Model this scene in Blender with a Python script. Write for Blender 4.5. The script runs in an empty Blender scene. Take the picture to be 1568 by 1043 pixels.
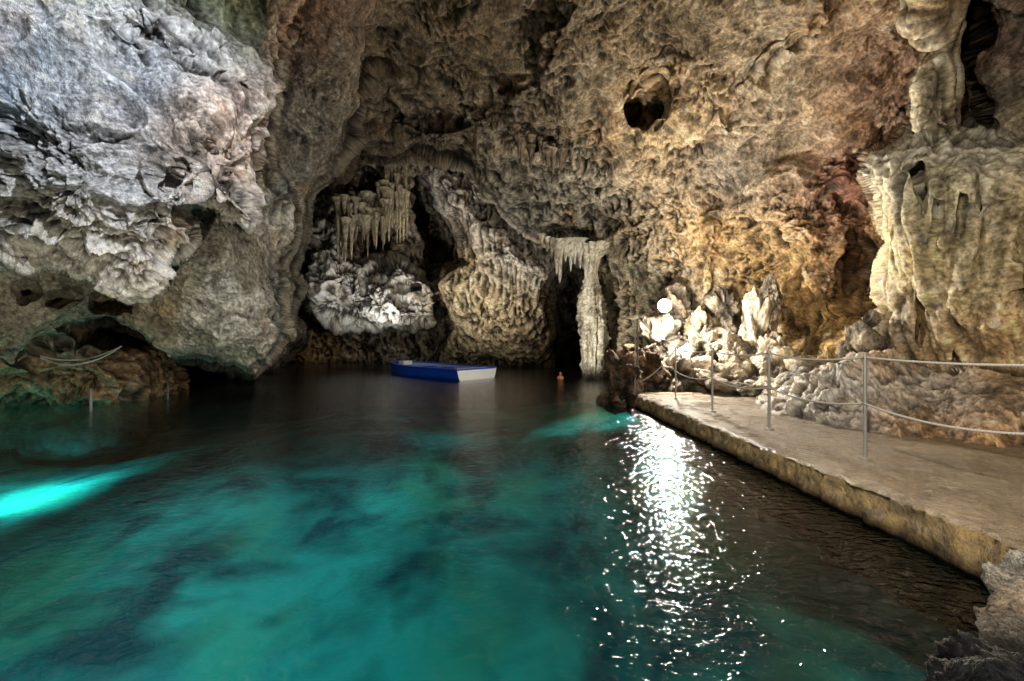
import bpy, math, random, bmesh
import numpy as np
from mathutils import Vector
random.seed(4); rs=np.random.RandomState(7)
scene=bpy.context.scene
F=650.0; CX=784.0; CY=521.5; EYE=1.4
def W(a,b,d):
    return ((a-CX)/F*d, d, EYE-(b-CY)/F*d)
# ---------------- noise -----------------
PT=rs.permutation(256).astype(np.int32); PT=np.concatenate([PT,PT,PT])
G=rs.normal(size=(256,3)).astype(np.float32); G/=np.linalg.norm(G,axis=1)[:,None]
JJ=rs.rand(256,3).astype(np.float32)
def perlin(x,y,z):
    x=np.asarray(x,np.float32);y=np.asarray(y,np.float32);z=np.asarray(z,np.float32)
    xf=np.floor(x);yf=np.floor(y);zf=np.floor(z)
    xi=xf.astype(np.int32)&255;yi=yf.astype(np.int32)&255;zi=zf.astype(np.int32)&255
    x=x-xf;y=y-yf;z=z-zf
    u=x*x*x*(x*(x*6-15)+10);v=y*y*y*(y*(y*6-15)+10);w=z*z*z*(z*(z*6-15)+10)
    def g(dx,dy,dz):
        h=PT[PT[PT[xi+dx]+yi+dy]+zi+dz]
        return G[h,0]*(x-dx)+G[h,1]*(y-dy)+G[h,2]*(z-dz)
    a=g(0,0,0);a+=u*(g(1,0,0)-a)
    b=g(0,1,0);b+=u*(g(1,1,0)-b)
    a+=v*(b-a)
    c=g(0,0,1);c+=u*(g(1,0,1)-c)
    d=g(0,1,1);d+=u*(g(1,1,1)-d)
    c+=v*(d-c)
    return (a+w*(c-a))*1.5
def fbm(x,y,z,o,gain=.5):
    s=0;a=1.;f=1.
    for i in range(o):
        s=s+a*perlin(x*f+i*7.3,y*f+i*3.1,z*f+i*5.7);a*=gain;f*=2.03
    return s
def billow(x,y,z,o,gain=.5):
    s=0;a=1.;f=1.
    for i in range(o):
        s=s+a*(np.abs(perlin(x*f+i*9.1,y*f+i*2.7,z*f+i*4.9))*2.2-.6);a*=gain;f*=2.1
    return s
def ridged(x,y,z,o,gain=.55):
    s=0;a=1.;f=1.;w=1.
    for i in range(o):
        n=1-np.abs(perlin(x*f+i*9.1,y*f+i*2.7,z*f+i*4.9)*1.5);n=n*n
        s=s+a*n*w;w=np.clip(n*1.6,0,1);a*=gain;f*=2.1
    return s-0.9
def worley(x,y,z):
    xi=np.floor(x).astype(np.int32);yi=np.floor(y).astype(np.int32);zi=np.floor(z).astype(np.int32)
    fx=x-xi;fy=y-yi;fz=z-zi
    best=np.full(x.shape,9.,np.float32)
    for dx in(-1,0,1):
        for dy in(-1,0,1):
            for dz in(-1,0,1):
                h=PT[PT[PT[(xi+dx)&255]+((yi+dy)&255)]+((zi+dz)&255)]
                d=(dx+JJ[h,0]-fx)**2+(dy+JJ[h,1]-fy)**2+(dz+JJ[h,2]-fz)**2
                np.minimum(best,d,out=best)
    return np.sqrt(best)
def sst(x,a,b):
    t=np.clip((x-a)/(b-a),0,1);return t*t*(3-2*t)
# ---------------- interpolation ----------------
def rbf(pts,A,B,log=True):
    P=np.array(pts,float);X=P[:,:2]/300;V=P[:,2:]
    if log:V=np.log(V)
    n=len(P)
    K=np.sqrt(((X[:,None]-X[None])**2).sum(-1)+.02)
    M=np.zeros((n+1,n+1));M[:n,:n]=K;M[:n,n]=1;M[n,:n]=1
    c=np.linalg.solve(M,np.vstack([V,np.zeros((1,V.shape[1]))]))
    out=np.zeros(A.shape+(V.shape[1],),np.float32)+c[n].astype(np.float32)
    for i in range(n):
        k=np.sqrt((A/300-X[i,0])**2+(B/300-X[i,1])**2+.02).astype(np.float32)
        out+=k[...,None]*c[i].astype(np.float32)
    if log:out=np.exp(out)
    return out[...,0] if V.shape[1]==1 else out
def idw(pts,A,B):
    P=np.array(pts,float);s=0;ws=0
    for p in P:
        w=1/(((A-p[0])**2+(B-p[1])**2)/1e4+.15)**1.6
        s=s+w[...,None]*p[2:];ws=ws+w
    return (s/ws[...,None]).astype(np.float32)
def sdf(poly,A,B):
    P=np.array(poly,np.float32);n=len(P)
    d=np.full(A.shape,1e12,np.float32);ins=np.zeros(A.shape,bool)
    for i in range(n):
        p=P[i];q=P[(i+1)%n];e=q-p
        wx=A-p[0];wy=B-p[1]
        t=np.clip((wx*e[0]+wy*e[1])/(e@e),0,1)
        np.minimum(d,(wx-e[0]*t)**2+(wy-e[1]*t)**2,out=d)
        if abs(e[1])>1e-6:
            c=((p[1]<=B)!=(q[1]<=B))&(wx<e[0]*wy/e[1])
            ins^=c
    d=np.sqrt(d);d[ins]*=-1
    return d
def boxblur(a,r):
    for ax_ in (0,1):
        c=np.cumsum(np.concatenate([np.repeat(np.take(a,[0],ax_),r+1,ax_),a,np.repeat(np.take(a,[-1],ax_),r,ax_)],ax_),ax_,dtype=np.float64)
        n=a.shape[ax_]
        a=((np.take(c,np.arange(2*r+1,2*r+1+n),ax_)-np.take(c,np.arange(0,n),ax_))/(2*r+1)).astype(np.float32)
    return a
# ---------------- cave survey grid ----------------
def axis(lo,l,h,hi,n,m):
    a=l-(l-lo)*np.linspace(1,0,m,endpoint=False)**1.6
    b=np.linspace(l,h,n)
    c=h+(hi-h)*np.linspace(0,1,m+1)[1:]**1.6
    return np.concatenate([a,b,c])
ax=axis(-1300,-30,1600,2900,1300,60)
bx=axis(-1300,-25,720,1100,650,50)
A,B=np.meshgrid(ax,bx);A=A.astype(np.float32);B=B.astype(np.float32)
Z0=np.zeros_like(A)
n2=perlin(A/70,B/70,Z0)*14+perlin(A/25,B/25,Z0+4)*8+perlin(A/10,B/10,Z0+9)*3
def layer(poly,pts,R,w,k=.5,nz=1.):
    s=sdf(poly,A,B)+n2*nz
    t=np.clip(1+s/w,0,1)
    g=R*(1-np.sqrt(1-t*t))+np.clip(s,0,None)*k
    return rbf(pts,A,B)+g
def dent(Dl,poly,depth,w,nz=.6):
    s=sdf(poly,A,B)+n2*nz
    t=np.clip(-s/w,0,1)
    return Dl+depth*t*t*(3-2*t)
OUT=[(-600,300,3.2),(-600,700,3.2),(-1200,300,2.2),(2200,300,2.7),(2200,800,2.7),(2800,300,2.0),(0,-600,2.9),(784,-600,3.8),(1568,-600,3.2),(784,-1200,2.4),(-600,-600,2.2),(2200,-600,2.0),(-1200,-1200,1.6),(2800,-1200,1.5)]
layers=[]
L_=rbf(OUT+[(0,0,7),(0,300,10),(0,560,12),(200,300,13),(200,560,15),(300,560,19),(440,200,17),(440,300,20),(440,400,22),(440,560,26),(560,220,19),(560,300,22.5),(560,400,23),(560,560,26),
 (700,200,19),(700,300,23),(700,560,26),(860,300,24),(865,450,31),(865,560,31),(1000,400,24),(1000,560,22),(1300,300,14),(1300,600,12),(1568,300,10),(1568,600,8),(784,900,24),(0,900,15),(1568,900,7)],A,B)
L_=dent(L_,[(625,262),(676,270),(712,350),(712,410),(655,410),(632,340)],6,12)
L_=dent(L_,[(545,350),(600,350),(610,400),(545,405)],2.5,12)
layers.append(('cave_back_wall',L_))
L_=layer([(478,330),(512,318),(520,390),(545,405),(600,405),(640,415),(668,450),(665,495),(600,512),(540,505),(500,490),(470,470),(462,440),(476,400)],[(480,400,20),(520,450,19.6),(560,430,20.2),(580,470,19.3),(620,450,20.2),(660,470,20),(560,500,20.5),(490,340,21)],.7,20,nz=1.3)
L_=dent(L_,[(508,430),(530,420),(535,460),(515,470)],1.0,12);L_=dent(L_,[(600,430),(650,430),(655,455),(615,450)],.8,12);L_=dent(L_,[(545,405),(560,405),(566,470),(550,460)],.8,10)
layers.append(('rock_shelf',L_))
layers.append(('stalactite_wall',layer([(508,305),(560,312),(580,250),(612,240),(624,300),(620,360),(600,372),(585,348),(560,345),(520,340)],[(510,300,21),(560,330,20.8),(640,300,21.5),(640,380,22),(540,380,21.6)],.8,22)))
L_=layer([(655,215),(720,225),(850,330),(880,375),(846,410),(838,470),(852,565),(850,700),(660,700),(655,560),(700,500),(672,440),(705,400),(700,350),(672,300),(656,265)],[(670,250,20),(720,330,19.2),(790,380,18.6),(840,400,18.3),(700,480,20.5),(780,500,19.5),(850,560,22),(680,560,24),(760,560,23),(760,700,23)],1.0,40)
L_=dent(L_,[(745,440),(752,480),(735,500),(728,470)],.5,8)
# raised drapery spine running down the slope
L_=L_-.8*sst(18-sdf([(668,262),(700,300),(742,352),(800,396),(846,420),(846,424),(796,404),(736,366),(694,316),(664,270)],A,B)+n2,0,18)
layers.append(('flowstone_slope',L_))
L_=layer([(-1500,-1500),(3200,-1500),(3200,1300),(1000,1300),(938,700),(932,560),(925,480),(905,410),(880,392),(835,376),(795,348),(745,298),(722,262),(690,246),(640,238),(585,243),(548,232),(520,262),(488,262),(470,300),(440,330),(300,330),(-1500,400)],
 OUT+[(0,0,6),(200,0,6.5),(0,300,7.5),(450,0,7.5),(450,100,9),(450,200,11.5),(450,320,13),(545,60,9.3),(560,150,12.2),(700,0,8),(700,100,10.2),(700,200,13),(700,260,14.5),(900,0,8),(900,100,9.5),(900,200,11.5),(900,300,14),(900,390,16),(930,480,16.3),(930,600,15.5),
 (1000,0,7.9),(1000,100,9.2),(1000,200,10.4),(1000,300,12.4),(1000,400,13.8),(1000,500,14.3),(1000,600,14),(1110,100,8.3),(1110,200,9.6),(1110,320,11.7),(1110,420,12.2),(1110,580,12),(1200,0,7.2),(1200,100,8.2),(1200,200,9.4),(1200,300,10.3),(1200,400,10.9),(1200,500,10.8),(1200,600,10),
 (1350,0,6.9),(1350,100,7.8),(1350,200,8.6),(1350,300,9.4),(1350,400,9.6),(1350,600,8.2),(1568,0,6.6),(1568,100,7.2),(1568,300,7.6),(1568,600,6.4),(1200,900,9),(1568,900,6)],1.3,45,nz=.6)
L_=dent(L_,[(955,198),(962,165),(985,150),(985,100),(1000,105),(1006,150),(1015,180),(985,200)],.9,14,1.2)
L_=dent(L_,[(1285,400),(1300,340),(1330,345),(1345,400),(1310,450),(1290,500)],1.5,20)
L_=dent(L_,[(800,225),(840,205),(850,215),(815,240)],.9,14)
L_=dent(L_,[(1260,300),(1290,255),(1320,310),(1290,340)],.8,20)
L_=L_+.9*np.clip(-(sdf([(900,330),(1000,215),(1080,215),(1150,150),(1220,60),(1300,-40),(2200,-200),(2200,900),(940,900),(900,500)],A,B)+n2)/20,0,1)*np.clip((360-B)/120,0,1)
L_=L_+.8*np.clip(-(sdf([(860,-300),(870,40),(830,130),(760,190),(640,215),(560,200),(540,60),(600,-300)],A,B)+n2*1.3)/40,0,1)
L_=L_+.6*np.clip(-(sdf([(1090,330),(1140,320),(1210,345),(1235,420),(1250,600),(1110,600),(1075,470),(1080,380)],A,B)+n2)/18,0,1)
layers.append(('cave_ceiling',L_))
L_=layer([(430,-200),(600,-60),(560,40),(550,120),(545,215),(500,262),(470,290),(462,350),(440,420),(380,420),(300,200),(300,-200)],[(450,0,7.4),(540,60,8.2),(540,200,10.0),(460,200,9.5),(450,340,11),(400,400,11)],.9,50,nz=.6)
layers.append(('cave_buttress',L_))
L_=layer([(-1500,-1500),(430,-400),(455,0),(445,110),(424,190),(416,240),(432,272),(460,300),(458,350),(428,400),(446,440),(436,480),(440,512),(405,548),(378,562),(340,553),(272,545),(235,520),(165,497),(105,503),(50,545),(20,560),(-60,540),(-1500,560)],
 OUT+[(0,0,6),(200,0,6.4),(430,0,7.2),(0,250,6.4),(200,250,7.),(430,260,8),(0,450,7.0),(120,480,7.6),(200,420,7.4),(250,520,7.7),(340,400,7.2),(350,540,7.7),(430,440,8.3),(440,350,8.6),(-200,500,5.8)],.9,50)
for pol,dp in (([(70,455),(110,440),(118,460),(75,475)],1.0),([(130,450),(165,440),(210,450),(205,480),(160,490),(135,480)],1.1),([(20,440),(50,430),(60,455),(30,470)],.8),([(415,250),(440,262),(440,290),(422,285)],.8),([(225,500),(240,490),(250,520),(235,525)],.5),([(300,520),(320,515),(320,535),(300,530)],.4)):
    L_=dent(L_,pol,dp,14,1.3)
layers.append(('rock_slab',L_))
L_=layer([(-1500,-1500),(420,-500),(462,0),(440,110),(420,190),(412,250),(404,300),(396,350),(352,348),(312,334),(296,372),(252,402),(238,446),(205,452),(150,430),(112,436),(60,404),(40,420),(-60,440),(-1500,560)],
 OUT+[(0,0,4.5),(200,0,5.1),(430,0,6.6),(0,200,4.7),(200,200,5.2),(330,150,5.9),(330,250,5.6),(400,250,6.4),(0,400,5.4),(200,430,5.9),(380,340,6.1),(100,300,5.0),(-200,400,4.6)],.9,45,nz=1.1)
for pol,dp in (([(275,225),(335,205),(345,245),(300,272)],.4),([(230,245),(275,255),(305,292),(280,308),(245,285)],.35),([(85,370),(135,390),(160,430),(100,430)],.45),([(190,20),(245,30),(290,65),(265,80),(220,55)],.3)):
    L_=dent(L_,pol,dp,30,1.8)
for q,am in (([(100,-300),(180,0),(260,60),(330,130),(420,160),(700,100),(700,-300)],.3),):
    L_=L_+am*np.clip(-(sdf(q,A,B)+n2*1.5)/30,0,1)
layers.append(('rock_overhang',L_))
layers.append(('shore_rock',layer([(-1500,300),(-40,500),(40,520),(110,505),(180,520),(262,545),(270,575),(262,602),(235,625),(200,680),(-1500,900)],[(-600,600,3.6),(0,560,8.2),(0,620,8.6),(80,560,8.6),(140,620,9.2),(200,570,9.6),(260,560,11),(250,620,10.8),(0,700,9.8),(-1200,600,2.2),(-600,1100,6)],.9,45)))
layers.append(('rock_chimney',layer([(1490,-1500),(1487,60),(1495,150),(1520,230),(1700,260),(3000,200),(3000,-1500)],[(1490,0,6.6),(1568,0,6),(1568,200,6.4),(1700,0,5.2),(2200,0,2.6),(2800,0,1.9),(1568,-600,3.1),(2200,-600,2.),(2800,-1200,1.4)],.5,30)))
layers.append(('stalactite_column',layer([(1382,-1500),(1388,30),(1422,75),(1398,120),(1400,200),(1480,215),(1472,150),(1466,60),(1470,-1500)],[(1400,0,6.4),(1460,0,6.3),(1430,100,6.6),(1440,200,6.3),(1430,-600,2.95)],.6,35,nz=.5)))
L_=layer([(1404,180),(1370,218),(1340,238),(1328,268),(1338,300),(1342,340),(1354,372),(1342,400),(1340,440),(1352,470),(1322,505),(1300,560),(1290,640),(1500,1200),(3000,1200),(3000,260),(1700,250),(1568,214),(1500,192),(1450,178)],
 [(1340,250,6.7),(1350,400,6.6),(1330,560,7),(1420,200,6.6),(1420,250,5.9),(1420,320,5.75),(1420,400,5.9),(1420,500,6.2),(1500,200,6.3),(1500,250,5.5),(1500,320,5.4),(1500,450,5.6),(1568,220,6.1),(1568,270,5.2),(1568,340,5.25),(1568,500,5.3),(1500,600,5.8),(2200,400,2.6),(2200,900,2.6),(2800,400,1.9),(1568,900,5)],.8,40,nz=.6)
for pol,dp in (([(1393,250),(1412,243),(1424,300),(1414,335),(1398,290)],.55),([(1428,300),(1444,308),(1442,390),(1430,450),(1420,400)],.55),([(1496,248),(1508,300),(1502,340),(1490,294)],.4),([(1403,430),(1420,440),(1412,550),(1398,520)],.4),([(1540,400),(1600,380),(1600,450),(1545,450)],.6),([(1468,290),(1480,300),(1478,390),(1466,360)],.35),([(1360,300),(1370,300),(1376,420),(1364,400)],.3),([(1450,450),(1462,450),(1470,560),(1455,560)],.3)):
    L_=dent(L_,pol,dp,9,.4)
layers.append(('flowstone_formation',L_))
layers.append(('layered_rock',layer([(1120,612),(1182,588),(1250,566),(1330,548),(1400,560),(1480,552),(1600,545),(3000,560),(3000,1500),(1568,1500),(1300,900),(1100,800)],
 [(1120,612,8.4),(1230,640,6.25),(1370,668,5.0),(1568,698,4.2),(1200,590,8),(1250,566,7.3),(1330,550,6.4),(1420,560,5.7),(1568,560,4.9),(1568,620,4.6),(1370,610,5.6),(1230,600,7),(2200,600,2.5),(2200,900,2.5),(2800,700,1.8),(1568,900,4.2),(1230,800,6.2)],.35,35,nz=.5)))
D=np.stack([l[1] for l in layers]);lid=D.argmin(0);Dm=np.minimum(D.min(0),34.)
X=(A-CX)/F*Dm;Y=Dm.copy();Z=EYE-(B-CY)/F*Dm
P=np.stack([X,Y,Z],-1)
N=np.cross(np.gradient(P,axis=0),np.gradient(P,axis=1));N/=np.linalg.norm(N,axis=-1)[...,None]+1e-9
v=np.stack([-X,-Y,EYE-Z],-1)
N*=np.sign((N*v).sum(-1))[...,None]
for it in range(14):
    N[1:-1]=(N[:-2]+2*N[1:-1]+N[2:])/4
    N[:,1:-1]=(N[:,:-2]+2*N[:,1:-1]+N[:,2:])/4
N/=np.linalg.norm(N,axis=-1)[...,None]+1e-9
gy_,gx_=np.gradient(Dm);steep=np.sqrt((gy_/np.gradient(bx)[:,None])**2+(gx_/np.gradient(ax)[None])**2)
att=boxblur((1/(1+(steep/.12)**1.5)).astype(np.float32),3)
names=[l[0] for l in layers]
# rough, flute, strata, pit
ST={'cave_back_wall':(.8,.7,0,.3),'rock_shelf':(1.2,.2,0,1.),'stalactite_wall':(.4,1.4,0,0),'flowstone_slope':(.5,.8,0,.15),'cave_ceiling':(.66,.03,0,.75),'cave_buttress':(.4,.08,0,.4),
'rock_slab':(.3,.03,0,.3),'rock_overhang':(1.1,.0,0,1.15),'shore_rock':(.9,0,.3,.5),'rock_chimney':(.7,.5,0,.2),'stalactite_column':(.2,1.,0,.05),'flowstone_formation':(.22,1.2,0,.05),'layered_rock':(.75,0,.55,.2)}
S=np.array([ST[n] for n in names],np.float32)[lid]
cl=(lid==names.index('cave_ceiling'))
fl=np.clip((B-330)/120,0,1)*np.clip((A-900)/80,0,1)
S[...,1]=np.where(cl,.03+.45*fl,S[...,1])
for it in range(6):
    S[1:-1]=(S[:-2]+2*S[1:-1]+S[2:])/4
    S[:,1:-1]=(S[:,:-2]+2*S[:,1:-1]+S[:,2:])/4
def relief(X,Y,Z,S0,S1,S2,S3):
    wx=perlin(X*.9,Y*.9,Z*.9)*.22+perlin(X*4,Y*4,Z*4)*.05;wy=perlin(X*.9+31,Y*.9,Z*.9)*.22+perlin(X*4,Y*4+7,Z*4)*.05;wz=perlin(X*.9,Y*.9+17,Z*.9)*.22+perlin(X*4,Y*4,Z*4+7)*.05
    x=X+wx;y=Y+wy;z=Z+wz
    patch=sst(fbm(X*.5+20,Y*.5,Z*.5,4),-.35,.5)*.92+.08
    bl=fbm(x*1.0,y*1.0,z*1.0,3,.55)
    br=ridged(x*.9+40,y*.9,z*.9,3,.5)
    bh=billow(x*4.2+3,y*4.2,z*4.2,3,.5)
    rg=ridged(x*2.4+9,y*2.4,z*2.4,4,.5)
    fine=fbm(x*9,y*9,z*9,3,.7)
    wo=worley(x*2.1,y*2.1,z*2.1);wo2=worley(x*6+5,y*6,z*6)
    cr=np.abs(perlin(X*.5+wx*.8+60,Y*.5+wy,Z*.5+wz));crack=sst(.02-cr,0,.02)
    a=perlin(X*3.4+wx,Y*3.4,Z*.25);b=perlin(X*8+wx*3,Y*8,Z*.45+9)
    flt=np.abs(a)*2.4-.6;flt2=np.abs(b)*2.4-.6
    strat=ridged(x*.5,y*.5,z*2.4+x*.5,2)
    return S0*(bl*.20+br*.18-crack*.09*patch+(bh*.045+rg*.11+fine*.036)*(.12+patch))-S3*(sst(wo,.15,.85)*.16*patch+sst(wo2,.2,.85)*.06*(.12+patch))+S1*(flt*.13+flt2*.035)*(.4+.6*patch)+S2*strat*.13
rel=relief(X,Y,Z,S[...,0],S[...,1],S[...,2],S[...,3])
low=fbm(X*.36,Y*.36,Z*.36,3)*.8
far=np.clip(Dm/9,1,1.4)*att
d=low*np.clip(S[...,0],.35,.8)*.8+rel*far
X=X+N[...,0]*d;Y=Y+N[...,1]*d;Z=Z+N[...,2]*d
d=d.astype(np.float32)
cav_shade=np.clip((d-boxblur(d,3))/.018,-1.5,1)*.5+np.clip((d-boxblur(d,12))/.07,-1.5,1)*.5  # AO-like shade for the rock colour: dark in hollows, paler on ridges
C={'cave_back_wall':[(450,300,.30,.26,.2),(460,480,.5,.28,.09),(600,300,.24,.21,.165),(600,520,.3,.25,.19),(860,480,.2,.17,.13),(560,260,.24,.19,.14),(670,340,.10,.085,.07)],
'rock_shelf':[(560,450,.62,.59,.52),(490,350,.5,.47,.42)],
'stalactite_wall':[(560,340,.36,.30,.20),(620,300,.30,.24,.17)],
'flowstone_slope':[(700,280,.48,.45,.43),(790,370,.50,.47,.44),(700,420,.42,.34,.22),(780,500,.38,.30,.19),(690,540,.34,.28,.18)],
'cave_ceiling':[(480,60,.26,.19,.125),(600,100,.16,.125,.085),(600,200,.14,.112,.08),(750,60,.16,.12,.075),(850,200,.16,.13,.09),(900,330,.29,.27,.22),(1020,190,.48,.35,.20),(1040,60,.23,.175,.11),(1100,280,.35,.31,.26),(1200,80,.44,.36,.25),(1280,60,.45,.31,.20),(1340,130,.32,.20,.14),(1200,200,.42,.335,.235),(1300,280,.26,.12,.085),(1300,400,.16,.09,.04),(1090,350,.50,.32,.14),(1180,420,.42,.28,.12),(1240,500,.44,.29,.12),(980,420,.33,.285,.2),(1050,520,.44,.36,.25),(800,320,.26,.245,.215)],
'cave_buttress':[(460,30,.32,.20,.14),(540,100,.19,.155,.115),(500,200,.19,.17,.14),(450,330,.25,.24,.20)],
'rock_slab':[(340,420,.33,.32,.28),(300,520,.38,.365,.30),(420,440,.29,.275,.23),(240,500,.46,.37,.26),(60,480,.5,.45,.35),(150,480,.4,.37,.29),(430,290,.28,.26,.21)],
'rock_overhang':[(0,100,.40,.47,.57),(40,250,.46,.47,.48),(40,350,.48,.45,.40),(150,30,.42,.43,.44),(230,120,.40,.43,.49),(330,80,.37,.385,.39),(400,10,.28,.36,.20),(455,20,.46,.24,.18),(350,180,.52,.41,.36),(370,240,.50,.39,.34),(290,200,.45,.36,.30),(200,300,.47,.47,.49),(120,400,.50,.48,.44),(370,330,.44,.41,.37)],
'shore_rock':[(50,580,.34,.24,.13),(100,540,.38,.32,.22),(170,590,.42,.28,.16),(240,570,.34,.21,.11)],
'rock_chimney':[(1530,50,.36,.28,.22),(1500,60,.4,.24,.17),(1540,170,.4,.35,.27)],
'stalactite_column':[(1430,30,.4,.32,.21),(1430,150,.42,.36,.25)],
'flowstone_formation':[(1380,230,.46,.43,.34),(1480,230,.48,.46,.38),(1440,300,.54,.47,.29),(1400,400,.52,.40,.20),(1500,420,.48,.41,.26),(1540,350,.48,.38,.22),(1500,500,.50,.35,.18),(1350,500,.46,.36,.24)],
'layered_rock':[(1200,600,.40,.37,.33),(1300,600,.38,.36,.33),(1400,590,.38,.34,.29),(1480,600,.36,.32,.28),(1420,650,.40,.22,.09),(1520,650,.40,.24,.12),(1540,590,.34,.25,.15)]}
def mottle(c,X,Y,Z,cav_shade,streak=.3,fs=1.):
    c=c.copy()
    st=np.clip(fbm(X*.7+3,Y*.7,Z*.5,4,.6)*1.5-.36,0,1)[...,None]*.5
    c=c*(1-st)+np.array([.48,.29,.13],np.float32)*st*np.clip(c[...,:1]/.34,.45,1.2)
    v=np.clip(1+.45*fbm(X*1.7*fs,Y*1.7*fs,Z*1.7*fs,4,.6),.4,1.6)*np.clip(1+.7*fbm(X*14*fs,Y*14*fs,Z*14*fs,3,.8),.35,1.8)
    c=c*v[...,None]
    cal=np.clip(fbm(X*3.1+50,Y*3.1,Z*3.1,4,.7)*1.6-.6,0,.45)[...,None]
    c=c*(1-cal)+np.array([.61,.58,.50],np.float32)*cal*np.clip(c.max(-1,keepdims=True)/.36,.4,1.1)
    blk=np.clip(fbm(X*1.1+80,Y*1.1,Z*1.1,5,.7)*2.2-.75,0,.7)[...,None]
    c=c*(1-blk)+c*np.array([.26,.24,.22],np.float32)*blk
    stv=np.clip(1+1.1*streak*fbm(X*4+7,Y*4,Z*.35,4,.6),.3,1.7)
    c=c*stv[...,None]
    c=c*np.clip(.98+.66*cav_shade,.13,1.42)[...,None]  # crevice shade painted into the vertex colour
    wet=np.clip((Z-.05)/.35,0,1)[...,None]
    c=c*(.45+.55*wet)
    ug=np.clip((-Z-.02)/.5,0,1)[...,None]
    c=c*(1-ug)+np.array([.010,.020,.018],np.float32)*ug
    return np.clip(c,.008,.8)
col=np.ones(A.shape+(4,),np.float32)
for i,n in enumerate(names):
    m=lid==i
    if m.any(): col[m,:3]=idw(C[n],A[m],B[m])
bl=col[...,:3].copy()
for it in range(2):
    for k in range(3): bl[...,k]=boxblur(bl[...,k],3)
col[...,:3]=mottle(bl,X,Y,Z,cav_shade,np.clip(S[...,1],0,1)*.6)
# ---------------- materials ----------------
class NB:
    def __init__(s,name):
        s.m=bpy.data.materials.new(name);s.m.use_nodes=True;s.t=s.m.node_tree;s.n=s.t.nodes;s.l=s.t.links
        s.b=s.n['Principled BSDF'];s.out=s.n['Material Output'];s.tc=s.n.new('ShaderNodeTexCoord')
    def map(s,sc):
        m=s.n.new('ShaderNodeMapping');m.inputs['Scale'].default_value=sc;s.l.new(s.tc.outputs['Object'],m.inputs[0]);return m.outputs[0]
    def noise(s,scale,detail=6,rough=.6,vec=None,dist=0):
        n=s.n.new('ShaderNodeTexNoise');n.inputs['Scale'].default_value=scale;n.inputs['Detail'].default_value=detail;n.inputs['Roughness'].default_value=rough;n.inputs['Distortion'].default_value=dist
        s.l.new(vec or s.tc.outputs['Object'],n.inputs['Vector']);return n.outputs['Fac']
    def rng(s,v,a,b,c,d):
        n=s.n.new('ShaderNodeMapRange');s.l.new(v,n.inputs[0])
        for i,k in enumerate((a,b,c,d)):n.inputs[i+1].default_value=k
        return n.outputs[0]
    def mix(s,f,a,b,mode='MIX'):
        n=s.n.new('ShaderNodeMix');n.data_type='RGBA';n.blend_type=mode
        for i,k in ((0,f),(6,a),(7,b)):
            if isinstance(k,(int,float)):n.inputs[i].default_value=k
            elif isinstance(k,tuple):n.inputs[i].default_value=k+(1,)
            else:s.l.new(k,n.inputs[i])
        return n.outputs[2]
    def attr(s,name,o='Color'):
        n=s.n.new('ShaderNodeAttribute');n.attribute_name=name;return n.outputs[o]
    def bump(s,h,dist,st=1.,nrm=None):
        n=s.n.new('ShaderNodeBump');n.inputs['Distance'].default_value=dist;n.inputs['Strength'].default_value=st;s.l.new(h,n.inputs['Height'])
        if nrm:s.l.new(nrm,n.inputs['Normal'])
        return n.outputs[0]
def stonemat(name,rough=.8,bd=.03):
    m=NB(name)
    n=m.noise(22,3,.7)
    c=m.mix(1.,m.attr('Col'),m.rng(n,.3,.7,.7,1.3),'MULTIPLY')
    m.l.new(c,m.b.inputs['Base Color']);m.b.inputs['Roughness'].default_value=rough;m.b.inputs['Specular IOR Level'].default_value=.3
    m.l.new(m.bump(m.noise(13,4,.85),bd),m.b.inputs['Normal'])
    return m.m
SM=stonemat('limestone',.85,.09);SW=stonemat('wet_limestone',.40,.025)
def mkmesh(name,co,faces,mat,smooth=True,cols=None):
    me=bpy.data.meshes.new(name)
    co=np.asarray(co,np.float32);faces=np.asarray(faces,np.int32)
    me.vertices.add(len(co));me.vertices.foreach_set('co',co.ravel())
    k=faces.shape[1]
    me.loops.add(faces.size);me.loops.foreach_set('vertex_index',faces.ravel())
    me.polygons.add(len(faces));me.polygons.foreach_set('loop_start',np.arange(0,faces.size,k,dtype=np.int32))
    me.update(calc_edges=True)
    me.polygons.foreach_set('use_smooth',np.full(len(faces),smooth,bool))
    if cols is not None:
        if cols.shape[-1]==3: cols=np.concatenate([cols,np.ones((len(cols),1))],-1)
        a=me.attributes.new('Col','FLOAT_COLOR','POINT');a.data.foreach_set('color',np.asarray(cols,np.float32).ravel())
    if mat:me.materials.append(mat)
    o=bpy.data.objects.new(name,me);scene.collection.objects.link(o);return o
def gridfaces(r,c):
    i=np.arange(r*c).reshape(r,c)
    return np.stack([i[:-1,:-1],i[1:,:-1],i[1:,1:],i[:-1,1:]],-1).reshape(-1,4)
allco=np.stack([X,Y,Z],-1).reshape(-1,3);FA=gridfaces(*A.shape);fl_=lid.ravel()[FA].min(1)
cf=col.reshape(-1,4)
wetset={'stalactite_column','flowstone_formation','layered_rock','shore_rock'}
for i,n in enumerate(names):
    f=FA[fl_==i]
    if len(f)==0:continue
    u,inv=np.unique(f,return_inverse=True)
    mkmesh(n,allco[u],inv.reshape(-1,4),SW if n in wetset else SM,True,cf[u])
def stone(name,co,faces,base,mat=SM,cav_shade=None,streak=.3,fs=1.5):
    x,y,z=[co[:,k].astype(np.float32) for k in range(3)]
    c=mottle(np.tile(np.array(base,np.float32),(len(co),1)),x,y,z,np.zeros(len(co),np.float32) if cav_shade is None else cav_shade,streak,fs)
    return mkmesh(name,co,faces,mat,True,c)
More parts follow.
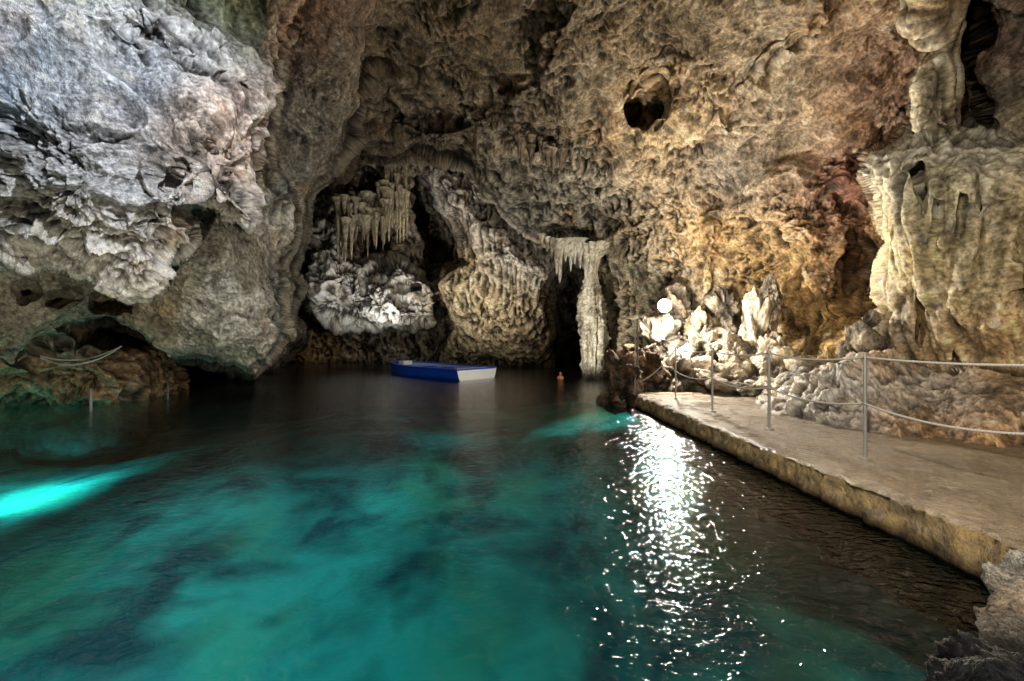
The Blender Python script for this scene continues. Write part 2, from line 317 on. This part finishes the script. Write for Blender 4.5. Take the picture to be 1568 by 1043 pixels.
# ---------------- generic builders ----------------
def simple(name,colr,rough=.5,metal=0,var=.25,sc=20,bd=.003):
    m=NB(name);c=m.mix(m.noise(sc,4,.65),tuple(k*(1-var) for k in colr),tuple(min(1,k*(1+var)) for k in colr))
    m.l.new(c,m.b.inputs['Base Color']);m.b.inputs['Roughness'].default_value=rough;m.b.inputs['Metallic'].default_value=metal
    if bd:m.l.new(m.bump(m.noise(sc*2,4),bd),m.b.inputs['Normal'])
    return m.m
def empty(name,loc=(0,0,0),rot=0):
    e=bpy.data.objects.new(name,None);e.location=loc;e.rotation_euler=(0,0,rot);scene.collection.objects.link(e);return e
def lathe(rad,zs,n,cx,cy,amp=.1,seed=0,flute=0.,fq=1.):
    t=np.linspace(0,2*np.pi,n,endpoint=False)
    T,ZZ=np.meshgrid(t,zs);R=np.interp(ZZ,zs,rad)
    xx=np.cos(T);yy=np.sin(T)
    if amp>0:
        R=R*(1+amp*fbm(xx*1.2+seed,yy*1.2,ZZ*1.3*fq,4,.6)+flute*(np.abs(perlin(xx*3+seed,yy*3,ZZ*.3))*2-.6)+amp*.5*billow(xx*5+seed,yy*5,ZZ*5*fq,3))
        ox=perlin(ZZ*.5*fq+seed,ZZ*0,ZZ*0+.5)*.12*max(rad);oy=perlin(ZZ*.5*fq+seed,ZZ*0+5,ZZ*0+.5)*.12*max(rad)
    else: ox=oy=0
    co=np.stack([cx+R*xx+ox,cy+R*yy+oy,ZZ],-1).reshape(-1,3)
    i=np.arange(len(zs)*n).reshape(len(zs),n);j=np.roll(i,-1,1)
    f=np.stack([i[:-1],j[:-1],j[1:],i[1:]],-1).reshape(-1,4)
    return co,f
def cat(parts):
    cs=[];fs=[];o=0
    for c,f in parts:
        cs.append(c);fs.append(f+o);o+=len(c)
    return np.concatenate(cs),np.concatenate(fs)
px,py_,_=W(906,580,15.2)
zs=np.linspace(-.8,4.8,190)
rad=np.interp(zs,[-.8,0,.15,.3,.9,1.6,2.4,3.0,3.4,3.8,4.3,4.8],[.5,.42,.40,.38,.38,.44,.47,.42,.32,.22,.3,.7])
co,f=lathe(rad,zs,96,px,py_,.30,3,.4)
stone('stalagmite_column',co,f,(.62,.56,.44),SM,streak=.8,fs=1.5)
def stal(x,y,zt,L,r,seed,n=14):
    k=max(8,int(L*14));zs=np.linspace(zt-L,zt,k)
    rad=r*np.interp(np.linspace(0,1,k),[0,.1,.5,.85,1],[.05,.3,.6,1,1.5])
    return lathe(rad,zs,n,x,y,.2,seed,.15)
parts=[]
for (a,b,L,r) in [(852,385,.9,.13),(857,380,1.3,.15),(866,382,.5,.14),(874,384,.8,.12),(880,388,.45,.12),(888,388,.6,.12),(845,378,.4,.1),(897,388,1.0,.16),(838,376,.3,.09),(829,372,.25,.1),(870,380,.35,.22),(885,380,.35,.25)]:
    x,y,z=W(a,b,15.0);parts.append(stal(x,y,z+.3,L+.25,r,a))
co,f=cat(parts);stone('stalactite_cluster',co,f,(.62,.59,.50))
parts=[]
for k in range(60):
    a=random.gauss(552,20);a=min(592,max(518,a));x,y,z=W(a,random.choice([316,322,330,345])+random.uniform(-6,8),20.0+random.uniform(-.3,.5))
    parts.append(stal(x,y,z+.5,random.uniform(.5,2.1),random.uniform(.07,.20),k,10))
for k in range(26):
    a=random.uniform(584,624);x,y,z=W(a,random.choice([258,275,300])+random.uniform(-6,12),20.5+random.uniform(-.3,.3))
    parts.append(stal(x,y,z+.5,random.uniform(.8,3.),random.uniform(.08,.2),k+70,10))
co,f=cat(parts);stone('stalactite_curtain',co,f,(.46,.39,.27),streak=.4)
parts=[]
for k in range(30):
    a=random.gauss(835,40);x,y,z=W(a,random.gauss(238,8)+(a-835)*.15,11.5+ (a-770)/210*2.0)
    parts.append(stal(x,y+.3,z+.45,random.uniform(.4,.75),random.uniform(.05,.11),k+90,9))
co,f=cat(parts);stone('ceiling_stalactites',co,f,(.24,.19,.14))
# ---------------- boulders ----------------
bm=bmesh.new();bmesh.ops.create_icosphere(bm,subdivisions=6,radius=1)
ICO=np.array([v.co[:] for v in bm.verts],np.float32);ICF=np.array([[v.index for v in q.verts] for q in bm.faces]);bm.free()
def bo(a,b,d_,s,seed,base=(.42,.35,.26),rough=1.,sp=0.):
    c=W(a,b,d_);n=ICO;s=np.array(s,np.float32)
    q=n*s*1.5+seed*3.7
    lo=.5*fbm(q[:,0],q[:,1],q[:,2],2)
    wo=worley(q[:,0]*1.3,q[:,1]*1.3,q[:,2]*(1.3-sp))
    hi=(.10*billow(q[:,0]*2,q[:,1]*2,q[:,2]*(2-sp),5,.55)+.10*ridged(q[:,0]*1.8,q[:,1]*1.8,q[:,2]*(1.8-sp*.8),5,.5)-.22*sst(wo,.15,.9))*rough+.03*fbm(q[:,0]*12,q[:,1]*12,q[:,2]*12,3,.7)
    p=n*(1+lo+hi)[:,None]*s+np.array(c,np.float32)
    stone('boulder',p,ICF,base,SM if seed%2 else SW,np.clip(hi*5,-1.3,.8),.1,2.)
RB=(.42,.26,.17)
bo(958,582,9.2,(.45,.5,.68),1,RB,1.2);bo(940,612,9.3,(.35,.4,.28),2,RB);bo(985,560,10,(.5,.55,.55),3,RB,1.3)
bo(1040,575,10.2,(.7,.7,.7),4,rough=1.3);bo(1080,545,10.9,(.65,.7,.8),5,rough=1.4);bo(1075,510,11.6,(.5,.5,.7),6,rough=1.4)
bo(1100,592,9.6,(.85,.8,.5),7);bo(1155,515,10.3,(.34,.45,1.3),8,rough=1.2,sp=.8);bo(1128,560,10.0,(.5,.5,.75),9,rough=1.3,sp=.4)
bo(1190,560,9.4,(.6,.6,.75),10,rough=1.2,sp=.4);bo(1015,522,11.5,(.6,.5,.85),11,rough=1.3);bo(1255,590,7.8,(.75,.7,.42),12)
bo(1325,535,7.2,(.36,.5,.7),13,rough=1.2);bo(1160,600,8.8,(.65,.6,.3),14);bo(1176,470,11,(.3,.4,.7),15,rough=1.3,sp=.8);bo(1215,600,8.3,(.4,.4,.35),16);bo(1345,590,6.6,(.45,.4,.35),18)
bo(1105,480,12.0,(.5,.4,.8),19,rough=1.4,sp=.4);bo(1035,485,12.2,(.7,.4,.8),21,rough=1.3);bo(1300,625,5.9,(.35,.35,.22),22);bo(1180,618,7.9,(.3,.3,.22),24)
# ---------------- walkway ----------------
def slab(name,fx0,fx1,y0,y1,z1,mat,nx=160,ny=420,under=.9):
    ys=np.linspace(y0,y1,ny);us=np.linspace(0,1,nx)
    U,V=np.meshgrid(us,ys)
    x0=np.interp(V,*fx0);x1=np.interp(V,*fx1)
    kx=28
    fz=np.linspace(-under,z1-.02,kx)
    FX,FV=np.meshgrid(fz,ys)
    fx=np.interp(FV,*fx0)
    hi=np.clip((FX+.1)/(z1+.1),0,1)
    n=fbm(fx*3,FV*3,FX*3,5,.6)*.045+.04*(1-hi)-.03*fbm(fx*9,FV*9,FX*9,3)-.9*np.clip(-FX-.08,0,1)
    face=np.stack([fx-n,FV,FX],-1)
    xx=x0+(x1-x0)*U**1.3
    e=np.clip((xx-x0)/.05,0,1)
    zz=z1-.025*(1-e)**2+fbm(xx*1.5,V*1.5,xx*0,3)*.012+fbm(xx*12,V*12,xx*0,3)*.0035
    xx=xx-fbm(x0*3,V*3,x0*0+z1*3,5,.6)*.045*(1-U)
    top=np.stack([xx,V,zz],-1)
    P=np.concatenate([face,top],1)
    return mkmesh(name,P.reshape(-1,3),gridfaces(ny,kx+nx)[:,::-1],mat)
m=NB('wet_concrete')
c=m.mix(m.rng(m.noise(1.2,5,.65),.35,.65,0,1),(.20,.15,.095),(.38,.30,.20))
nf=m.noise(14,5,.75)
c=m.mix(1.,c,m.rng(nf,.3,.7,.5,1.45),'MULTIPLY')
c=m.mix(m.rng(m.noise(4,4,.7,dist=.8),.55,.7,0,.6),c,(.42,.36,.26))
c=m.mix(m.rng(m.noise(2.1,4,.7,dist=.5),.56,.68,0,.7),c,(.09,.065,.042))
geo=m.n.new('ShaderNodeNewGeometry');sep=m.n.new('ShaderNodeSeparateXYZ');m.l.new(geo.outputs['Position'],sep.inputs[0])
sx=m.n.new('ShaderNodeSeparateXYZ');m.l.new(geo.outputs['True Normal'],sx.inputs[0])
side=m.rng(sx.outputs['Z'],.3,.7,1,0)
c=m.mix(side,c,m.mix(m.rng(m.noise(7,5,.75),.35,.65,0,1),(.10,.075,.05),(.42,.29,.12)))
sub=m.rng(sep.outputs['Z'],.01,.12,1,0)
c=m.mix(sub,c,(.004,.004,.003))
m.l.new(c,m.b.inputs['Base Color'])
m.l.new(m.mix(sub,m.rng(m.noise(2.5,4,.6),.35,.65,.14,.48),(1.,1.,1.)),m.b.inputs['Roughness'])
m.l.new(m.rng(sep.outputs['Z'],.01,.12,0,.5),m.b.inputs['Specular IOR Level'])
m.l.new(m.bump(nf,.06),m.b.inputs['Normal'])
conc=m.m
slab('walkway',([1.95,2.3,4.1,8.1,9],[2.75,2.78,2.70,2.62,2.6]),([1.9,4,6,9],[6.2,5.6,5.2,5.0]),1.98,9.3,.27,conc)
xs=np.linspace(2.72,6.3,160);zs=np.linspace(-.9,.262,30);XX,ZZ=np.meshgrid(xs,zs)
yy=1.985+fbm(XX*3,XX*0,ZZ*3,4)*.03
mkmesh('walkway_end',np.stack([XX,yy,ZZ],-1).reshape(-1,3),gridfaces(30,160),conc)
def ledge():
    n=300
    T,Q=np.meshgrid(np.linspace(0,1,n),np.linspace(0,1,n))
    ex=2.80+(0.45-2.80)*T;ey=2.25+(0.86-2.25)*T
    nx,ny=.51,-.86
    off=(Q-.25)*1.8
    XX=ex+nx*np.clip(off,0,None);YY=ey+ny*np.clip(off,0,None)
    ZZ=np.where(off<0,.24+off*2.4,.24)
    e=fbm(XX*1.8,YY*1.8,ZZ*1.8,5,.6)
    XX=XX-nx*e*.16;YY=YY-ny*e*.16
    r=billow(XX*2.6,YY*2.6,ZZ*2.6,6,.6)
    ZZ=ZZ+r*.045+fbm(XX*15,YY*15,ZZ*15,3)*.010
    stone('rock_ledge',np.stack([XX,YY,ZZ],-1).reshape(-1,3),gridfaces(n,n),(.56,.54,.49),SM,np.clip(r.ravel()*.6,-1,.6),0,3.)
ledge()
# ---------------- seabed & water ----------------
gx=np.linspace(-30,14,300);gy=np.linspace(-6,36,300);GX,GY=np.meshgrid(gx,gy)
def bed(x,y): return np.interp(x,[-30,-6,0,1.5,3,14],[-2.4,-2.3,-2.3,-2.1,-1.8,-1.2])+1.15*sst(y,3.5,11.5)*(.35+.65*sst(x,-13,-4))-2.2*sst(y,15,24)
GZ=bed(GX,GY)+fbm(GX*.3,GY*.3,GX*0,1)*.12
m=NB('seabed_sand')  # teal of light absorbed by the water is put into the bed colour
n1_=m.noise(.75,3,.5,dist=.4)
c=m.mix(m.rng(n1_,.36,.64,0,1),(.010,.068,.084),(.070,.33,.30))
c=m.mix(m.rng(m.noise(.42,2,.5),.52,.66,0,.5),c,(.20,.33,.17))
c=m.mix(m.rng(m.noise(1.0,2,.5,dist=.3),.54,.70,0,.6),c,(.010,.055,.065))
m.l.new(c,m.b.inputs['Base Color']);m.b.inputs['Roughness'].default_value=1;m.b.inputs['Specular IOR Level'].default_value=0
mkmesh('seabed',np.stack([GX,GY,GZ],-1).reshape(-1,3),gridfaces(300,300),m.m)
wm=bpy.data.materials.new('water');wm.use_nodes=True;t=wm.node_tree;t.nodes.clear()
nn=lambda k:t.nodes.new(k)
out=nn('ShaderNodeOutputMaterial');mx=nn('ShaderNodeMixShader');tr=nn('ShaderNodeBsdfTransparent');gl=nn('ShaderNodeBsdfGlossy');fr=nn('ShaderNodeFresnel');tcn=nn('ShaderNodeTexCoord')
tr.inputs[0].default_value=(.38,.84,.84,1);gl.inputs['Roughness'].default_value=.08;gl.inputs['Color'].default_value=(.95,.97,1,1);fr.inputs['IOR'].default_value=1.38
n1=nn('ShaderNodeTexNoise');n1.inputs['Scale'].default_value=9;n1.inputs['Detail'].default_value=2;n1.inputs['Distortion'].default_value=.8
mp=nn('ShaderNodeMapping');mp.inputs['Scale'].default_value=(1,1.6,1);t.links.new(tcn.outputs['Object'],mp.inputs[0]);t.links.new(mp.outputs[0],n1.inputs['Vector'])
bp=nn('ShaderNodeBump');bp.inputs['Distance'].default_value=.036;bp.inputs['Strength'].default_value=.65;t.links.new(n1.outputs['Fac'],bp.inputs['Height'])
t.links.new(bp.outputs[0],gl.inputs['Normal'])
t.links.new(fr.outputs[0],mx.inputs[0]);t.links.new(tr.outputs[0],mx.inputs[1]);t.links.new(gl.outputs[0],mx.inputs[2]);t.links.new(mx.outputs[0],out.inputs[0])
mkmesh('water',[(-30,-6,0),(14,-6,0),(14,36,0),(-30,36,0)],[(0,1,2,3)],wm,False)
# ---------------- tubes ----------------
def tube(name,pts,r,mat,parent=None,res=6,cyc=False):
    cu=bpy.data.curves.new(name,'CURVE');cu.dimensions='3D';cu.bevel_depth=r;cu.bevel_resolution=res//2;cu.use_fill_caps=True
    sp=cu.splines.new('POLY');sp.points.add(len(pts)-1)
    for i,p in enumerate(pts):sp.points[i].co=(*p,1)
    sp.use_cyclic_u=cyc;cu.materials.append(mat)
    for s in cu.splines:s.use_smooth=True
    o=bpy.data.objects.new(name,cu);scene.collection.objects.link(o)
    if parent:o.parent=parent
    return o
steel=simple('galvanised_steel',(.42,.42,.40),.4,.7,.3,30,.001)
ropem=simple('rope_fibre',(.42,.40,.36),.85,0,.35,60,.002)
def rope(name,p,q,sag,r,parent,mat=ropem,twist=True):
    p=np.array(p);q=np.array(q);L=np.linalg.norm(q-p);n=int(L/.012) if twist else 40
    t=np.linspace(0,1,n);c=p+(q-p)*t[:,None];c[:,2]-=sag*4*t*(1-t)
    if not twist:return tube(name,c,r,mat,parent)
    dr=(q-p)/L;sd=np.cross(dr,(0,0,1));sd/=np.linalg.norm(sd);up=np.cross(sd,dr)
    for k in range(3):
        ph=t*L/.07*2*np.pi+k*2.094
        tube(f'{name}_strand_{k+1}',c+(np.cos(ph)[:,None]*sd+np.sin(ph)[:,None]*up)*r*.55,r*.6,mat,parent,4)
rail=empty('rope_railing')
PP=[(3.42,2.70),(3.36,4.04),(3.27,5.40),(3.19,6.76),(3.2,8.3)]
for i,(x,y) in enumerate(PP):
    tube(f'post_{i+1}',[(x,y,.24),(x,y,1.27)],.017,steel,rail,8)
    tube(f'base_plate_{i+1}',[(x,y,.262),(x,y,.285)],.05,steel,rail,8)
    for j,h in enumerate((1.24,.80)):
        tube(f'ring_{i+1}_{j+1}',[(x+.026*math.cos(a),y+.026*math.sin(a),h) for a in np.linspace(0,2*math.pi,14)[:-1]],.006,steel,rail,4,True)
for i in range(len(PP)-1):
    (x,y),(u,v_)=PP[i],PP[i+1]
    rope(f'top_rope_{i+1}',(x,y,1.24),(u,v_,1.24),.05 if i else .02,.010,rail)
    rope(f'mid_rope_{i+1}',(x,y,.80),(u,v_,.80),.07,.010,rail)
rope('end_rope',(3.2,8.3,1.24),(2.75,9.2,.5),.1,.01,rail)
mp_=empty('mooring_post')
tube('pole',[(2.63,8.9,.1),(2.63,8.9,1.85)],.022,simple('rusty_steel',(.2,.15,.12),.7,.4,.4,30),mp_)
for k in range(26):
    z=1.8-k*.06;a=np.linspace(0,2*math.pi,11)[:-1]
    tube(f'chain_link_{k+1}',[(2.57+(.018*math.cos(t) if k%2 else 0),8.86+(0 if k%2 else .018*math.cos(t)),z+.038*math.sin(t)) for t in a],.008,steel,mp_,4,True)
cab=empty('mooring_cables')
p0=W(62,545,7.7);p1=W(186,530,8.1);p2=W(128,556,7.6)
cabm=simple('pale_cable',(.55,.54,.5),.7,0,.2,40,.001)
rope('cable_1',p0,p1,.16,.013,cab,cabm,twist=False);rope('cable_2',(p0[0],p0[1],p0[2]-.04),p1,.22,.012,cab,cabm,twist=False);rope('cable_3',p0,p2,.1,.012,cab,cabm,twist=False)
rope('cable_4',p2,p1,.05,.012,cab,cabm,twist=False)
lp=W(139,600,8.4);tube('pole',[(lp[0],lp[1],-.3),(lp[0],lp[1],.45)],.025,simple('grey_paint',(.3,.3,.3),.5),cab)
lp=W(257,600,9.9);tube('pole_far',[(lp[0],lp[1],-.3),(lp[0],lp[1],.5)],.02,simple('dark_paint',(.1,.1,.1),.5),cab)
by=W(858,578,15.6);co,f=lathe(np.array([.02,.10,.13,.13,.1,.04,.03,.05,.02]),np.linspace(-.08,.24,9),20,by[0],by[1],.0,0);mkmesh('mooring_buoy',co,f,simple('orange_plastic',(.7,.3,.15),.4))
# ---------------- boat ----------------
boat=empty('rowing_boat',W(664,577,16.9)[:2]+(0,),0)
blue=simple('blue_hull_paint',(.008,.07,.5),.3,0,.3,6,.001);white=simple('white_paint',(.72,.73,.73),.4,0,.12,8,.001);inner=simple('boat_interior_paint',(.3,.4,.55),.5,0,.2,8)
L=4.9;st_=[];ns=24
for i in range(ns):
    t=i/(ns-1);xx=-L/2+L*t
    hw=1.0*min(1,(.35+ (t*3.0)**.75*.65) if t<.34 else 1.0)
    st_.append((xx,hw,.36+.10*(1-t)**2,-.12+.25*max(0,.25-t)*2))
def hullring(th=0.):
    co=[]
    for xx,hw,sh,k in st_:
        w=max(.03,hw-th)
        ring=[(-w,sh),(-w*.97,sh*.7),(-w*.94,sh*.35),(-w*.88,.0),(-w*.6,k+th),(0,k-.02+th),(w*.6,k+th),(w*.88,.0),(w*.94,sh*.35),(w*.97,sh*.7),(w,sh)]
        co+= [(xx+(th if xx<0 else -th)*1.,a,b) for a,b in ring]
    return np.array(co)
f=gridfaces(ns,11)
def child(o):o.parent=boat;return o
child(mkmesh('hull',hullring(),f,blue))
child(mkmesh('inner_hull',hullring(.05),f[:,::-1],inner))
def poly(name,pts,mat):
    me=bpy.data.meshes.new(name);me.from_pydata([tuple(p) for p in pts],[],[tuple(range(len(pts)))]);me.materials.append(mat)
    o=bpy.data.objects.new(name,me);scene.collection.objects.link(o);return child(o)
c=hullring();poly('transom',c[-11:]+np.array([.012,0,0]),white);poly('bow',c[:11]-np.array([.005,0,0]),blue)
gw=[(s[0],-s[1],s[2]+.02) for s in st_];gw2=[(s[0],s[1],s[2]+.02) for s in st_]
tube('gunwale_port',gw,.04,blue,boat);tube('gunwale_starboard',gw2,.04,blue,boat);tube('stern_rail',[gw[-1],gw2[-1]],.03,blue,boat);tube('bow_rail',[gw[0],gw2[0]],.04,blue,boat)
def box(name,c,s,mat,parent,bev=.01):
    bm=bmesh.new();bmesh.ops.create_cube(bm,size=1)
    for v_ in bm.verts:v_.co=(v_.co.x*s[0],v_.co.y*s[1],v_.co.z*s[2])
    bmesh.ops.bevel(bm,geom=bm.edges,offset=bev,segments=2,affect='EDGES')
    me=bpy.data.meshes.new(name);bm.to_mesh(me);bm.free();me.materials.append(mat)
    o=bpy.data.objects.new(name,me);o.location=c;scene.collection.objects.link(o)
    if parent:o.parent=parent
    return o
for i,xx in enumerate((-1.0,.1,1.2)):box(f'thwart_{i+1}',(xx,0,.31),(.28,1.8,.04),blue,boat)
box('bow_locker',(-1.85,0,.46),(.35,.45,.16),white,boat)
box('stern_deck',(2.15,0,.37),(.5,1.84,.03),white,boat)
boat.rotation_euler=(0,0,math.radians(-40))
# ---------------- lamp ----------------
LP=np.array(W(1018,468,10.6))
lamp=empty('flood_lamp')
em=bpy.data.materials.new('lamp_glass');em.use_nodes=True;em.node_tree.nodes.clear();e=em.node_tree.nodes.new('ShaderNodeEmission');e.inputs[1].default_value=260;e.inputs[0].default_value=(1,.95,.85,1);oo=em.node_tree.nodes.new('ShaderNodeOutputMaterial');em.node_tree.links.new(e.outputs[0],oo.inputs[0])
co,ff=lathe(np.array([.01,.10,.14,.15,.14,.10,.01]),LP[2]+np.array([-.15,-.12,-.07,0,.07,.12,.15]),28,LP[0],LP[1],0,0)
o=mkmesh('bulb',co,ff,em);o.parent=lamp
hous=simple('lamp_housing',(.12,.12,.12),.5,.5)
tube('bracket',[tuple(LP+(0,.9,-.5)),tuple(LP+(0,.5,-.1)),tuple(LP+(0,.25,.0))],.02,hous,lamp)
co,ff=lathe(np.array([.17,.16,.1,.02]),np.array([0,.1,.2,.24]),24,0,0,0,0)
co=np.stack([co[:,0]+LP[0],co[:,2]+LP[1]+.05,co[:,1]+LP[2]],-1);o=mkmesh('reflector',co,ff,hous);o.parent=lamp
# ---------------- lights ----------------
def light(name,kind,loc,energy,color=(1,1,1),rad=.1,target=None,angle=90,blend=.8):
    l=bpy.data.lights.new(name,kind);l.energy=energy;l.color=color
    l.shadow_soft_size=rad
    if kind=='SPOT':l.spot_size=math.radians(angle);l.spot_blend=blend
    o=bpy.data.objects.new(name,l);o.location=loc;scene.collection.objects.link(o)
    if target is not None:
        o.rotation_euler=(Vector(target)-Vector(loc)).to_track_quat('-Z','Y').to_euler()
    return o
light('lamp_star','POINT',tuple(LP+(0,-.35,0)),1000,(1,.92,.78),.12)
light('lamp_left_cool','SPOT',(-1.6,2.6,5.4),1350,(.92,.96,1),.07,(-5.0,5.4,2.6),115)
light('lamp_left_low','SPOT',(-4.2,4.2,.35),260,(1,.88,.66),.06,(-5.6,7.5,1.2),130)
light('lamp_back','SPOT',W(590,515,17.2),620,(1,.97,.90),.08,W(570,430,20),90)
light('lamp_back_wide','SPOT',W(620,535,14.5),1800,(1,.89,.72),.10,W(740,400,20),85)
light('lamp_orange','POINT',W(450,525,21),90,(1,.6,.25),.1)
light('lamp_pillar','SPOT',(1.4,12.2,.35),850,(1,.94,.80),.08,(2.9,15.2,2.),60)
light('lamp_ceiling','SPOT',(3.7,7.0,.8),780,(1,.82,.60),.08,(5.4,10.5,5),110)
light('lamp_vault','SPOT',(-1.5,12,.6),260,(1,.83,.62),.10,(0,10.5,7),120)
light('lamp_right','SPOT',(.4,.6,3.2),1250,(1,.90,.74),.07,(5.2,5.0,1.3),90)
light('lamp_right_sky','SPOT',W(1640,-90,5.0),600,(.78,.88,1),.1,W(1500,220,5.9),90)
light('lamp_under_cyan','SPOT',(-9.8,8.4,-.6),650,(.1,1,.95),.04,(-10.4,9.0,-2.6),150,1)  # added spot standing in for daylight glow from an underwater passage
for i,(x,y,e_) in enumerate([(-4.2,4.2,72),(-1.2,3.6,58),(.9,3.8,42),(-6.,7.4,52),(-2.8,7.6,44),(.0,7.6,36),(-1.6,11.,15)]):
    light(f'lamp_under_{i+1}','SPOT',(x,y,-.12),e_,(.20,.95,1) if i!=2 else (.6,1,.85),.015,(x,y+.01,-3),168,.6)  # added fill spots below the surface, imitating daylight scattered in the water
w=bpy.data.worlds.new('World');scene.world=w;w.use_nodes=True
sk=w.node_tree.nodes.new('ShaderNodeTexSky');sk.sky_type='NISHITA';sk.sun_disc=False;sk.sun_elevation=math.radians(35);sk.sun_rotation=math.radians(150)
bg=w.node_tree.nodes['Background'];w.node_tree.links.new(sk.outputs[0],bg.inputs[0]);bg.inputs[1].default_value=.013
cam=bpy.data.cameras.new('camera');cam.sensor_width=36;cam.lens=F/1568*36;cam.clip_end=500;cam.clip_start=.05
co_=bpy.data.objects.new('camera',cam);co_.location=(0,0,EYE);co_.rotation_euler=(math.radians(90),0,0);scene.collection.objects.link(co_);scene.camera=co_
scene.view_settings.view_transform='Standard';scene.view_settings.look='None';scene.view_settings.exposure=0
